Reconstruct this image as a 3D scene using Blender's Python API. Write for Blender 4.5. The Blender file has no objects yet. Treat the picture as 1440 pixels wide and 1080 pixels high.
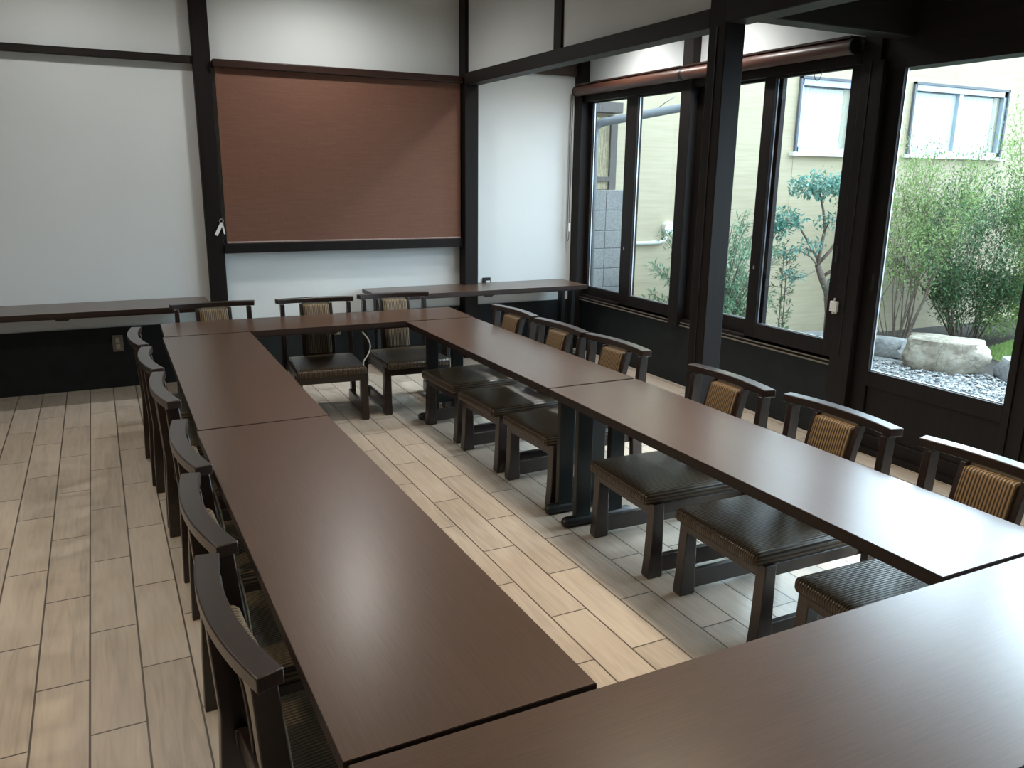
import bpy, math, random
from mathutils import Vector, Matrix, noise
random.seed(7)
S = bpy.context.scene
COL = S.collection
PI = math.pi

# ------------------------------------------------------------------ mesh helper
class MB:
    def __init__(self):
        self.v = []; self.f = []; self.mi = []
    def add(self, vs, fs, mi=0):
        o = len(self.v)
        self.v += [tuple(p) for p in vs]
        for f in fs:
            self.f.append(tuple(i + o for i in f)); self.mi.append(mi)
        return self
    def box(self, x0, x1, y0, y1, z0, z1, mi=0, M=None):
        vs = [Vector(p) for p in ((x0,y0,z0),(x1,y0,z0),(x1,y1,z0),(x0,y1,z0),(x0,y0,z1),(x1,y0,z1),(x1,y1,z1),(x0,y1,z1))]
        if M: vs = [M @ p for p in vs]
        return self.add(vs, [(0,3,2,1),(4,5,6,7),(0,1,5,4),(1,2,6,5),(2,3,7,6),(3,0,4,7)], mi)
    def loft(self, rings, cap=True, mi=0, closed=False):
        n = len(rings[0]); vs = []
        for r in rings: vs += r
        fs = []
        m = len(rings)
        for i in range(m if closed else m - 1):
            j = (i + 1) % m
            for k in range(n):
                k2 = (k + 1) % n
                fs.append((i*n + k, i*n + k2, j*n + k2, j*n + k))
        if cap and not closed:
            fs.append(tuple(reversed(range(n))))
            fs.append(tuple((m-1)*n + k for k in range(n)))
        return self.add(vs, fs, mi)
    def tube(self, pts, r, n=8, mi=0, cap=True):
        pts = [Vector(p) for p in pts]; rings = []
        up = Vector((0,0,1)); prev = None
        for i, p in enumerate(pts):
            t = (pts[min(i+1, len(pts)-1)] - pts[max(i-1, 0)]).normalized()
            if prev is None:
                a = t.cross(up if abs(t.z) < .9 else Vector((1,0,0))).normalized()
            else:
                a = (prev - t * prev.dot(t)).normalized()
            prev = a; b = t.cross(a)
            rr = r[i] if isinstance(r, (list, tuple)) else r
            rings.append([p + a*math.cos(2*PI*k/n)*rr + b*math.sin(2*PI*k/n)*rr for k in range(n)])
        return self.loft(rings, cap, mi)
    def build(self, name, mats, parent=None, smooth=False, bevel=0, seg=2, angle=40):
        me = bpy.data.meshes.new(name)
        me.from_pydata(self.v, [], self.f)
        if not isinstance(mats, (list, tuple)): mats = [mats]
        for m in mats: me.materials.append(m)
        for p, i in zip(me.polygons, self.mi): p.material_index = i
        import bmesh
        bm = bmesh.new(); bm.from_mesh(me)
        bmesh.ops.recalc_face_normals(bm, faces=bm.faces)
        bm.to_mesh(me); bm.free()
        o = bpy.data.objects.new(name, me); COL.objects.link(o)
        if parent: o.parent = parent
        if bevel:
            b = o.modifiers.new('bevel', 'BEVEL'); b.width = bevel; b.segments = seg
            b.limit_method = 'ANGLE'; b.angle_limit = math.radians(35)
        if smooth or bevel:
            for p in me.polygons: p.use_smooth = True
            if not smooth == 'all':
                try:
                    me.set_sharp_from_angle(angle=math.radians(angle))
                except Exception: pass
            if bevel:
                w = o.modifiers.new('wn', 'WEIGHTED_NORMAL'); w.keep_sharp = True
        return o

def B(x0, x1, y0, y1, z0, z1): return MB().box(x0, x1, y0, y1, z0, z1)
def empty(name, loc=(0,0,0), rz=0):
    o = bpy.data.objects.new(name, None); COL.objects.link(o)
    o.location = loc; o.rotation_euler = (0,0,rz); o.empty_display_size = .1
    return o
def tag(o, label=None, cat=None, group=None, kind=None):
    if label: o['label'] = label
    if cat: o['category'] = cat
    if group: o['group'] = group
    if kind: o['kind'] = kind
    return o
def struct(o, label, cat):
    return tag(o, label, cat, kind='structure')
def children(r): return [o for o in bpy.data.objects if o.parent == r]
def copy_tree(o, parent=None):
    c = o.copy(); COL.objects.link(c)
    if parent: c.parent = parent
    for ch in children(o): copy_tree(ch, c)
    return c

# ------------------------------------------------------------------ materials
def lin(r, g, b):
    f = lambda c: (c/255)/12.92 if c/255 <= .04045 else (((c/255)+.055)/1.055)**2.4
    return (f(r), f(g), f(b), 1)
class NT:
    def __init__(self, name):
        self.m = bpy.data.materials.new(name); self.m.use_nodes = True
        self.t = self.m.node_tree; self.t.nodes.clear()
        self.out = self.n('ShaderNodeOutputMaterial')
    def n(self, typ, **kw):
        nd = self.t.nodes.new(typ)
        for k, v in kw.items():
            if k.startswith('i_'):
                key = k[2:].replace('_', ' ')
                nd.inputs[key].default_value = v
            else: setattr(nd, k, v)
        return nd
    def l(self, a, b): self.t.links.new(a, b)
    def bsdf(self, **kw):
        p = self.n('ShaderNodeBsdfPrincipled')
        for k, v in kw.items(): p.inputs[k].default_value = v
        self.l(p.outputs[0], self.out.inputs[0]); return p
    def coords(self, kind='Object', scale=(1,1,1), loc=(0,0,0)):
        tc = self.n('ShaderNodeTexCoord'); mp = self.n('ShaderNodeMapping')
        mp.inputs['Scale'].default_value = scale; mp.inputs['Location'].default_value = loc
        self.l(tc.outputs[kind], mp.inputs[0]); return mp.outputs[0]
    def noise(self, co, scale=5, detail=4, rough=.55):
        n = self.n('ShaderNodeTexNoise'); n.inputs['Scale'].default_value = scale
        n.inputs['Detail'].default_value = detail; n.inputs['Roughness'].default_value = rough
        self.l(co, n.inputs['Vector']); return n.outputs['Fac']
    def ramp(self, fac, stops):
        r = self.n('ShaderNodeValToRGB'); e = r.color_ramp.elements
        e[0].position, e[0].color = stops[0]; e[1].position, e[1].color = stops[1]
        for p, c in stops[2:]:
            x = e.new(p); x.color = c
        self.l(fac, r.inputs[0]); return r.outputs[0]
    def bump(self, h, p, strength=.2, dist=.002):
        b = self.n('ShaderNodeBump'); b.inputs['Strength'].default_value = strength
        b.inputs['Distance'].default_value = dist
        self.l(h, b.inputs['Height']); self.l(b.outputs[0], p.inputs['Normal'])
    def math(self, op, a, b=None):
        m = self.n('ShaderNodeMath', operation=op)
        for i, x in enumerate((a, b)):
            if x is None: continue
            if isinstance(x, (int, float)): m.inputs[i].default_value = x
            else: self.l(x, m.inputs[i])
        return m.outputs[0]

def mat_grain(name, c1, c2, rough, along='x', fine=90, spec=.5, bump=.05, coat=0):
    w = NT(name); lo = 1.5 if fine < 200 else 9
    sc = {'x': (lo, fine, fine), 'y': (fine, lo, fine), 'z': (fine, fine, lo)}[along]
    co = w.coords('Object', sc)
    nz = w.noise(co, 1.0, 6, .6)
    big = w.noise(w.coords('Object', {'x': (.5,6,6), 'y': (6,.5,6), 'z': (6,6,.5)}[along]), 1.0, 3)
    s = w.math('ADD', w.math('MULTIPLY', nz, .65), w.math('MULTIPLY', big, .35))
    col = w.ramp(s, [(.35, c1), (.66, c2)])
    p = w.bsdf(Roughness=rough, **{'Specular IOR Level': spec})
    if coat: p.inputs['Coat Weight'].default_value = coat; p.inputs['Coat Roughness'].default_value = .25
    w.l(col, p.inputs['Base Color']); w.bump(nz, p, bump, .001)
    return w.m
def mat_plain(name, c, rough=.5, metal=0, nscale=40, var=.12, bump=.0, spec=.5):
    w = NT(name); co = w.coords('Object')
    nz = w.noise(co, nscale, 4)
    d = tuple(x*(1-var) for x in c[:3]) + (1,); u = tuple(min(1, x*(1+var)) for x in c[:3]) + (1,)
    col = w.ramp(nz, [(.3, d), (.7, u)])
    p = w.bsdf(Roughness=rough, Metallic=metal, **{'Specular IOR Level': spec})
    w.l(col, p.inputs['Base Color'])
    if bump: w.bump(nz, p, bump, .003)
    return w.m

M = {}
M['frame'] = mat_grain('dark_frame_wood', (.006,.0042,.0036,1), (.012,.0085,.0075,1), .55, 'z', 60, .22)
M['beam'] = mat_grain('dark_beam_wood', (.008,.006,.0045,1), (.016,.012,.009,1), .55, 'y', 60, .28)
M['beamx'] = mat_grain('dark_beam_wood_cross', (.008,.006,.0045,1), (.016,.012,.009,1), .55, 'x', 60, .28)
M['table'] = mat_grain('table_veneer', (.050,.0255,.0145,1), (.086,.047,.028,1), .32, 'x', 300, .6, .008, .3)
M['table_edge'] = mat_plain('table_edge', (.020,.009,.006,1), .4)
M['chair'] = mat_grain('chair_wood', (.010,.0048,.0034,1), (.021,.0098,.007,1), .34, 'x', 50, .5, .05, .4)
M['black_metal'] = mat_plain('black_steel', (.008,.010,.010,1), .42)
M['black_panel'] = mat_plain('black_wainscot', (.0065,.0095,.0105,1), .62, nscale=9, var=.3, spec=.3)
M['lintel'] = mat_grain('brown_lintel', (.035,.022,.016,1), (.06,.038,.028,1), .55, 'y', 40)
M['alu'] = mat_plain('aluminium', (.55,.56,.58,1), .35, .9)
M['white_plastic'] = mat_plain('white_plastic', (.75,.75,.73,1), .4, var=.03)
M['greige'] = mat_plain('greige_vinyl', (.26,.22,.165,1), .5)
M['outlet'] = mat_plain('outlet_plate', (.16,.14,.115,1), .4)
M['outlet_in'] = mat_plain('outlet_socket', (.36,.31,.22,1), .4)
M['cord'] = mat_plain('bead_chain', (.12,.12,.12,1), .4, .4)

# white wall paper
def mat_wall(name, c):
    w = NT(name); co = w.coords('Object')
    n1 = w.noise(co, 180, 3); n2 = w.noise(co, 2.2, 3)
    s = w.math('ADD', w.math('MULTIPLY', n1, .4), w.math('MULTIPLY', n2, .6))
    col = w.ramp(s, [(.3, tuple(x*.95 for x in c) + (1,)), (.7, tuple(c) + (1,))])
    p = w.bsdf(Roughness=.85, **{'Specular IOR Level': .25})
    w.l(col, p.inputs['Base Color']); w.bump(n1, p, .12, .002)
    return w.m
M['wall'] = mat_wall('white_wallpaper', (.70, .735, .735))
M['ceiling'] = mat_wall('ceiling_board', (.62, .61, .58))
M['back_wall_dim'] = mat_wall('plain_plaster', (.27, .26, .24))

# floor tile: wood-look planks in half bond, 0.1435 x 0.565
def mat_floor():
    w = NT('wood_look_floor_tile')
    tc = w.n('ShaderNodeTexCoord'); sp = w.n('ShaderNodeSeparateXYZ'); w.l(tc.outputs['Object'], sp.inputs[0])
    u = w.math('ADD', sp.outputs['Y'], -2.212 + .565*40)
    v = w.math('ADD', sp.outputs['X'], .0115 + .1435*40)
    cb = w.n('ShaderNodeCombineXYZ'); w.l(u, cb.inputs[0]); w.l(v, cb.inputs[1])
    br = w.n('ShaderNodeTexBrick'); br.offset = .5; br.offset_frequency = 2; br.squash = 1
    w.l(cb.outputs[0], br.inputs['Vector'])
    for k, val in {'Scale': 1, 'Mortar Size': .0032, 'Mortar Smooth': .2, 'Bias': 0, 'Brick Width': .565, 'Row Height': .1435}.items():
        br.inputs[k].default_value = val
    br.inputs['Color1'].default_value = (0,0,0,1); br.inputs['Color2'].default_value = (1,1,1,1); br.inputs['Mortar'].default_value = (.5,.5,.5,1)
    rnd = br.outputs['Color']
    cs = w.n('ShaderNodeSeparateColor'); w.l(rnd, cs.inputs[0])
    off = w.math('MULTIPLY', cs.outputs[0], 37.0)
    gx = w.math('ADD', w.math('MULTIPLY', sp.outputs['X'], 1.0), off)
    g = w.n('ShaderNodeCombineXYZ')
    w.l(w.math('MULTIPLY', gx, 38.0), g.inputs[0]); w.l(w.math('MULTIPLY', sp.outputs['Y'], 3.2), g.inputs[1]); w.l(off, g.inputs[2])
    wv = w.n('ShaderNodeTexNoise'); wv.inputs['Scale'].default_value = 1.0; wv.inputs['Detail'].default_value = 6; wv.inputs['Distortion'].default_value = 1.2
    w.l(g.outputs[0], wv.inputs['Vector'])
    grain = wv.outputs['Fac']
    blot = w.noise(w.coords('Object', (5,2.2,1)), 1.0, 4)
    s = w.math('ADD', w.math('ADD', w.math('MULTIPLY', grain, .55), w.math('MULTIPLY', blot, .3)), w.math('MULTIPLY', cs.outputs[0], .15))
    col = w.ramp(s, [(.28, (.32,.272,.22,1)), (.52, (.465,.395,.32,1)), (.75, (.56,.49,.405,1))])
    mix = w.n('ShaderNodeMix', data_type='RGBA'); w.l(br.outputs['Fac'], mix.inputs['Factor'])
    w.l(col, mix.inputs['A']); mix.inputs['B'].default_value = (.085,.066,.05,1)
    p = w.bsdf(Roughness=.42, **{'Specular IOR Level': .6})
    w.l(mix.outputs['Result'], p.inputs['Base Color'])
    rg = w.math('ADD', w.math('MULTIPLY', grain, .18), .25); w.l(rg, p.inputs['Roughness'])
    h = w.math('SUBTRACT', w.math('MULTIPLY', grain, .12), br.outputs['Fac']); w.bump(h, p, .35, .0012)
    return w.m
M['floor'] = mat_floor()

# ribbed upholstery, ribs across one axis
def mat_rib(name, axis, pitch, dark, light, rough):
    w = NT(name); tc = w.n('ShaderNodeTexCoord'); sp = w.n('ShaderNodeSeparateXYZ'); w.l(tc.outputs['Object'], sp.inputs[0])
    t = w.math('MULTIPLY', sp.outputs[axis], 2*PI/pitch)
    s = w.math('ADD', w.math('MULTIPLY', w.math('SINE', t), .5), .5)
    fine = w.noise(w.coords('Object', (900,900,900)), 1.0, 2)
    s2 = w.math('ADD', w.math('MULTIPLY', s, .8), w.math('MULTIPLY', fine, .2))
    col = w.ramp(s2, [(.22, dark), (.72, light)])
    p = w.bsdf(Roughness=rough, **{'Specular IOR Level': .5}); w.l(col, p.inputs['Base Color'])
    w.bump(s, p, .5, .003)
    return w.m
M['seat_fabric'] = mat_rib('ribbed_seat_vinyl', 'X', .0098, (.008,.0065,.0055,1), (.100,.066,.033,1), .30)
M['seat_side'] = mat_rib('ribbed_seat_side', 'Z', .0125, (.009,.007,.0055,1), (.10,.064,.032,1), .36)
M['pad_fabric'] = mat_rib('ribbed_back_fabric', 'X', .0105, (.022,.012,.006,1), (.215,.138,.062,1), .55)

# roller blind fabric
def mat_blind():
    w = NT('brown_blind_fabric')
    n1 = w.noise(w.coords('Object', (6, 6, 420)), 1.0, 4); n2 = w.noise(w.coords('Object', (420, 420, 60)), 1.0, 2)
    s = w.math('ADD', w.math('MULTIPLY', n1, .6), w.math('MULTIPLY', n2, .4))
    col = w.ramp(s, [(.3, (.115,.046,.026,1)), (.7, (.20,.090,.054,1))])
    p = w.bsdf(Roughness=.6, **{'Specular IOR Level': .5}); w.l(col, p.inputs['Base Color']); w.bump(n1, p, .15, .001)
    return w.m
M['blind'] = mat_blind()
M['blind_case'] = mat_plain('brown_blind_cassette', (.030,.012,.008,1), .35)
M['blind_tube'] = mat_plain('rolled_brown_fabric', (.075,.031,.021,1), .38, nscale=200)
M['blind_hem'] = mat_plain('pale_hem_bar', (.30,.22,.19,1), .4)

# window glass: clear pane with a fresnel reflection
def mat_glass():
    w = NT('clear_pane')
    tr = w.n('ShaderNodeBsdfTransparent'); gl = w.n('ShaderNodeBsdfGlossy'); gl.inputs['Roughness'].default_value = .01
    tr.inputs[0].default_value = (.96,.98,.97,1)
    fr = w.n('ShaderNodeFresnel'); fr.inputs['IOR'].default_value = 1.4
    mx = w.n('ShaderNodeMixShader'); gi = w.n('ShaderNodeNewGeometry')
    w.l(w.math('MULTIPLY', fr.outputs[0], w.math('SUBTRACT', 1.0, gi.outputs['Backfacing'])), mx.inputs[0]); w.l(tr.outputs[0], mx.inputs[1]); w.l(gl.outputs[0], mx.inputs[2])
    w.l(mx.outputs[0], w.out.inputs[0]); return w.m
M['glass'] = mat_glass()

# outside
def mat_siding():
    w = NT('cream_siding')
    tc = w.n('ShaderNodeTexCoord'); sp = w.n('ShaderNodeSeparateXYZ'); w.l(tc.outputs['Object'], sp.inputs[0])
    fr = w.math('FRACT', w.math('MULTIPLY', sp.outputs['Z'], 1/.16))
    line = w.math('LESS_THAN', fr, .05)
    nz = w.noise(w.coords('Object', (3,3,40)), 1.0, 3)
    col = w.ramp(nz, [(.3, (.46,.385,.255,1)), (.7, (.52,.445,.31,1))])
    mix = w.n('ShaderNodeMix', data_type='RGBA'); w.l(w.math('MULTIPLY', line, .35), mix.inputs['Factor'])
    w.l(col, mix.inputs['A']); mix.inputs['B'].default_value = (.42,.36,.26,1)
    p = w.bsdf(Roughness=.7); w.l(mix.outputs['Result'], p.inputs['Base Color']); return w.m
M['siding'] = mat_siding()
M['block'] = mat_plain('concrete_block', (.22,.22,.215,1), .9, nscale=60, var=.25, bump=.2)
M['mortar'] = mat_plain('mortar_line', (.16,.17,.18,1), .9)
M['bamboo'] = mat_plain('bamboo_slats', (.52,.45,.30,1), .6, nscale=30, var=.2)
M['post_grey'] = mat_plain('weathered_post', (.12,.105,.095,1), .8)
M['pipe'] = mat_plain('grey_rain_pipe', (.17,.18,.19,1), .38, var=.05)
M['win_frame'] = mat_plain('silver_blue_sash', (.42,.47,.55,1), .35, .3, var=.05)
M['win_dark'] = mat_plain('dark_window_edge', (.10,.11,.13,1), .5)
M['curtain'] = mat_plain('white_curtain', (.82,.83,.83,1), .9, var=.05)
M['curtain_beige'] = mat_plain('beige_curtain', (.55,.50,.40,1), .9, var=.08)
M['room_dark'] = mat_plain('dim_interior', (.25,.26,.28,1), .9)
M['white_pipe'] = mat_plain('white_duct', (.82,.81,.77,1), .5, var=.03)
M['soil'] = mat_plain('dark_soil', (.038,.030,.024,1), .95, nscale=50, var=.45, bump=.6)
M['moss'] = mat_plain('green_moss', (.16,.26,.07,1), .95, nscale=70, var=.45, bump=.6)
def mat_rock(name, a, b, c):
    w = NT(name); co = w.coords('Object')
    n1 = w.noise(co, 3.5, 6, .65); n2 = w.noise(co, 28, 5, .6)
    vo = w.n('ShaderNodeTexVoronoi', feature='DISTANCE_TO_EDGE'); vo.inputs['Scale'].default_value = 3.2
    wob = w.n('ShaderNodeTexNoise'); wob.inputs['Scale'].default_value = 4
    w.l(co, wob.inputs['Vector'])
    vm = w.n('ShaderNodeVectorMath', operation='MULTIPLY_ADD'); w.l(wob.outputs['Color'], vm.inputs[0]); vm.inputs[1].default_value = (.35,.35,.35); w.l(co, vm.inputs[2])
    w.l(vm.outputs[0], vo.inputs['Vector'])
    s = w.math('ADD', w.math('MULTIPLY', n1, .7), w.math('MULTIPLY', n2, .3))
    col = w.ramp(s, [(.34, a), (.5, b), (.66, c)])
    crack = w.math('LESS_THAN', vo.outputs['Distance'], .012)
    mix = w.n('ShaderNodeMix', data_type='RGBA'); w.l(w.math('MULTIPLY', crack, .5), mix.inputs['Factor']); w.l(col, mix.inputs['A']); mix.inputs['B'].default_value = (.10,.09,.085,1)
    p = w.bsdf(Roughness=.9); w.l(mix.outputs['Result'], p.inputs['Base Color']); w.bump(s, p, .6, .02); return w.m
M['rock'] = mat_rock('garden_rock', (.18,.145,.105,1), (.33,.285,.22,1), (.48,.44,.37,1))
M['rock_grey'] = mat_rock('grey_edging_rock', (.16,.16,.16,1), (.28,.275,.27,1), (.42,.41,.39,1))
def mat_leaf(name, a, b, rough=.45):
    w = NT(name); gi = w.n('ShaderNodeNewGeometry')
    col = w.ramp(gi.outputs['Random Per Island'], [(0, a), (1, b)])
    p = w.bsdf(Roughness=rough); w.l(col, p.inputs['Base Color'])
    t = w.n('ShaderNodeBsdfTranslucent'); w.l(col, t.inputs[0])
    mx = w.n('ShaderNodeMixShader'); mx.inputs[0].default_value = .35
    w.l(p.outputs[0], mx.inputs[1]); w.l(t.outputs[0], mx.inputs[2]); w.l(mx.outputs[0], w.out.inputs[0]); return w.m
M['leaf_green'] = mat_leaf('fresh_green_leaf', (.16,.26,.07,1), (.34,.46,.17,1))
M['leaf_dark'] = mat_leaf('dark_green_leaf', (.05,.11,.05,1), (.17,.28,.13,1))
M['leaf_teal'] = mat_leaf('blue_green_leaf', (.07,.19,.15,1), (.22,.42,.34,1), .3)
M['leaf_feather'] = mat_leaf('pale_feather_leaf', (.10,.20,.11,1), (.26,.40,.25,1))
M['bark'] = mat_plain('grey_bark', (.17,.13,.10,1), .9, nscale=40, var=.35, bump=.5)
def mat_pebble():
    w = NT('white_pebbles'); gi = w.n('ShaderNodeNewGeometry')
    col = w.ramp(gi.outputs['Random Per Island'], [(0, (.05,.055,.06,1)), (.35, (.20,.205,.21,1)), (1, (.52,.51,.49,1))])
    p = w.bsdf(Roughness=.7); w.l(col, p.inputs['Base Color']); return w.m
M['pebble'] = mat_pebble()
def mat_emit(name, c, s):
    w = NT(name); e = w.n('ShaderNodeEmission'); e.inputs[0].default_value = c; e.inputs[1].default_value = s
    w.l(e.outputs[0], w.out.inputs[0]); return w.m

# ------------------------------------------------------------------ camera
H = 1.488
cam = bpy.data.cameras.new('camera'); co = bpy.data.objects.new('camera', cam); COL.objects.link(co)
cam.sensor_width = 36; cam.sensor_fit = 'HORIZONTAL'; cam.lens = 1145.3/1440*36; cam.clip_start = .02
Rm = Matrix.Rotation(math.radians(-26.765), 4, 'Z') @ Matrix.Rotation(math.radians(75.697), 4, 'X') @ Matrix.Rotation(math.radians(.746), 4, 'Z')
co.matrix_world = Matrix.Translation((0,0,H)) @ Rm
S.camera = co

# ------------------------------------------------------------------ room shell
XW = 3.79; YW = 6.27; XL = -2.4; YR = -2.6; ZC = 2.95; ZA = 2.72
XI0, XI1 = 2.66, 2.775                       # inner post line
struct(B(XL-.1, 3.86, YR-.1, 6.4, -.06, 0).build('floor', M['floor']), 'pale wood-look floor tiles laid as long planks', 'floor')
struct(B(XL-.1, 3.9, YW, YW+.14, 0, 3.1).build('wall_back', M['wall']), 'white papered back wall with dark posts', 'wall')
struct(B(XL-.12, XL, YR, YW, 0, 3.1).build('wall_left', M['back_wall_dim']), 'plain wall on the left out of view', 'wall')
struct(B(XL, 3.9, YR-.12, YR, 0, 3.1).build('wall_rear', M['back_wall_dim']), 'plain wall behind the viewer', 'wall')
mb = MB(); mb.box(XL-.1, 2.70, YR-.1, YW+.14, ZC, ZC+.1); mb.box(2.70, 3.9, 3.1, YW+.14, ZA, ZA+.1); mb.box(2.70, 3.9, YR-.1, 3.1, ZA, ZA+.1)
struct(mb.build('ceiling', M['ceiling']), 'light board ceiling above the frame of the photo', 'ceiling')
# outer wall: low wall, white upper wall, dark upper wall by the doors, plain end wall
struct(B(3.765, 3.87, 3.32, YW, 0, .44).build('baseboard_right', M['black_panel']), 'black low panel below the garden windows', 'wainscot')
struct(B(XW, 3.9, 3.2, YW, 2.16, ZA).build('wall_right', M['wall']), 'white wall strip above the window blinds', 'wall')
struct(B(3.77, 3.9, YR, 3.2, 2.052, ZA).build('trim_1', M['beam']), 'dark timber lintel above the garden doors', 'beam')
struct(B(3.77, 3.9, YR, .42, 0, 2.052).build('wall_right_near', M['back_wall_dim']), 'plain wall beside the garden doors', 'wall')
mb = MB(); mb.box(XL, .687, YW-.012, YW, 0, .43); mb.box(.805, XI0, YW-.012, YW, 0, .43); mb.box(XI1, 3.765, YW-.012, YW, 0, .43)
struct(mb.build('baseboard_back', M['black_panel']), 'black low wainscot along the back wall', 'wainscot')
# posts and beams
struct(B(.688, .803, 6.205, YW, 0, ZC).build('trim_2', M['frame'], bevel=.003), 'dark square post between white wall and brown blind', 'post')
struct(B(XI0, XI1, 6.15, YW, 0, ZC).build('trim_3', M['frame'], bevel=.003), 'dark corner post right of the brown blind', 'post')
mb = B(XI0, XI1, 3.15, 3.27, 0, ZC)
p = mb.build('trim_4', M['frame'], bevel=.004)
struct(p, 'dark freestanding post in front of the garden windows', 'post')
B(XI0-.004, XI0+.004, 3.205, 3.212, 0, 2.17).build('groove', M['black_metal'], p)
struct(B(XI0, XI1, 3.27, 6.15, 2.172, 2.258).build('trim_5', M['beam'], bevel=.003), 'dark beam between corner post and freestanding post', 'beam')
struct(B(XI0-.004, XI1+.01, YR, 3.15, 2.18, 2.40).build('trim_6', M['beam'], bevel=.004), 'dark deep beam from freestanding post towards the viewer', 'beam')
struct(B(XI0+.03, XI1-.02, YR, 3.15, 2.40, ZC).build('wall_inner_near', M['beam']), 'dark boarding above the near beam', 'wall')
struct(B(2.69, 2.745, 3.27, 6.15, 2.258, ZC).build('wall_inner', M['wall']), 'white plaster panels above the inner beam', 'wall')
struct(B(2.672, 2.76, 4.69, 4.785, 2.258, ZC).build('trim_7', M['frame'], bevel=.002), 'short dark upright between the white upper panels', 'post')
struct(B(XI1, XW, 3.03, 3.15, 2.195, ZA+.1).build('trim_8', M['beamx'], bevel=.004), 'dark cross beam from freestanding post to the outer wall', 'beam')
struct(B(XL, .688, 6.22, YW, 2.203, 2.249).build('trim_9', M['beamx'], bevel=.002), 'thin dark rail across the left white wall', 'rail')
struct(B(.803, XI0, 6.19, YW, .925, .992).build('trim_10', M['frame'], bevel=.002), 'dark sill under the brown roller blind', 'sill')
struct(B(XI1, XW-.06, 6.235, YW, 2.305, ZA).build('trim_11', M['lintel']), 'brown board across the aisle top of the back wall', 'beam')
# outer posts
struct(B(3.725, 3.87, 4.725, 4.835, .44, ZA).build('trim_12', M['frame'], bevel=.003), 'brown post between the two garden windows', 'post')
mb = B(3.745, 3.87, 3.2, 3.318, 0, ZA)
p = mb.build('trim_13', M['frame'], bevel=.003); struct(p, 'dark post between garden window and glass door', 'post')
B(3.742, 3.748, 3.254, 3.259, .5, 2.1).build('groove', M['black_metal'], p)
struct(B(3.72, 3.87, 6.15, YW, 0, ZA).build('trim_14', M['frame'], bevel=.002), 'dark post in the far corner by the windows', 'post')
struct(B(3.735, 3.85, .42, 3.2, 0, .025).build('trim_15', M['frame']), 'dark threshold under the garden doors', 'sill')
# pale lines on the window sill
mb = MB(); mb.box(3.75, 3.79, 3.325, 6.15, .44, .447); mb.box(3.757, 3.79, 3.325, 6.15, .462, .468)
struct(mb.build('trim_16', mat_plain('pale_sill_line', (.18,.155,.125,1), .35)), 'thin pale rails under the garden windows', 'sill')

# ------------------------------------------------------------------ garden windows and doors
def leaf(parent, name, x, y0, y1, z0, z1, gy0, gy1, gz0, gz1, low=None, handle=None, bead=True):
    """a framed sliding leaf with one pane; glass at x"""
    t = .017
    mb = MB()
    mb.box(x-t, x+t, y0, gy0, z0, z1); mb.box(x-t, x+t, gy1, y1, z0, z1)
    mb.box(x-t, x+t, gy0, gy1, gz1, z1)
    if low is None: mb.box(x-t, x+t, gy0, gy1, z0, gz0)
    else:
        mb.box(x-t, x+t, gy0, gy1, low[1], gz0); mb.box(x-t, x+t, gy0, gy1, z0, low[0]); mb.box(x-.004, x+t, gy0, gy1, low[0], low[1])
    s = mb.build(name, M['frame'], parent, bevel=.002)
    B(x-.003, x+.003, gy0-.004, gy1+.004, gz0-.004, gz1+.004).build('pane', M['glass'], s)
    if bead:
        b = MB(); w = .004
        b.box(x+.004, x+.012, gy1-w, gy1+.002, gz0, gz1); b.box(x+.004, x+.012, gy0, gy1, gz0-.002, gz0+w)
        b.build('glazing_bead', M['alu'], s)
    if handle:
        hy, hz = handle
        B(x-t-.003, x-t+.002, hy-.009, hy+.009, hz-.045, hz+.045).build('finger_pull', M['black_metal'], s, bevel=.003)
    return s
w1 = empty('window_1', (XW, 5.49, .45)); struct(w1, 'far garden window with two sliding sashes, facing the block wall', 'window')
w2 = empty('window_2', (XW, 4.02, .45)); struct(w2, 'garden window behind the freestanding post, showing a small tree', 'window')
for w, y0, y1 in ((w1, 4.835, 6.15), (w2, 3.325, 4.725)):
    o = MB().box(3.745, 3.86, y0, y1, 2.095, 2.165).box(3.76, 3.86, y0, y1, .445, .49).build('outer_frame', M['frame'], None, bevel=.002)
    o.parent = w; o.matrix_parent_inverse = Matrix.Translation(-w.location)
def rel(s, w): s.matrix_parent_inverse = Matrix.Translation(-w.location)
s = leaf(w1, 'sash', 3.815, 5.43, 6.15, .47, 2.12, 5.565, 6.10, .562, 2.087, handle=None); rel(s, w1)
s = leaf(w1, 'sash', 3.777, 4.836, 5.545, .47, 2.12, 4.865, 5.40, .570, 2.080, handle=(4.85, 1.1)); rel(s, w1)
mb = B(3.757, 3.763, 5.49, 5.50, .93, .95); o = mb.build('latch', M['alu'], w1); rel(o, w1)
s = leaf(w2, 'sash', 3.815, 3.94, 4.725, .47, 2.12, 4.085, 4.665, .585, 2.080); rel(s, w2)
s = leaf(w2, 'sash', 3.777, 3.326, 4.055, .47, 2.12, 3.392, 3.965, .582, 2.080, handle=(3.36, 1.08)); rel(s, w2)
mb = B(3.757, 3.763, 4.01, 4.02, .93, .95); o = mb.build('latch', M['alu'], w2); rel(o, w2)
d = 3.13
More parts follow.
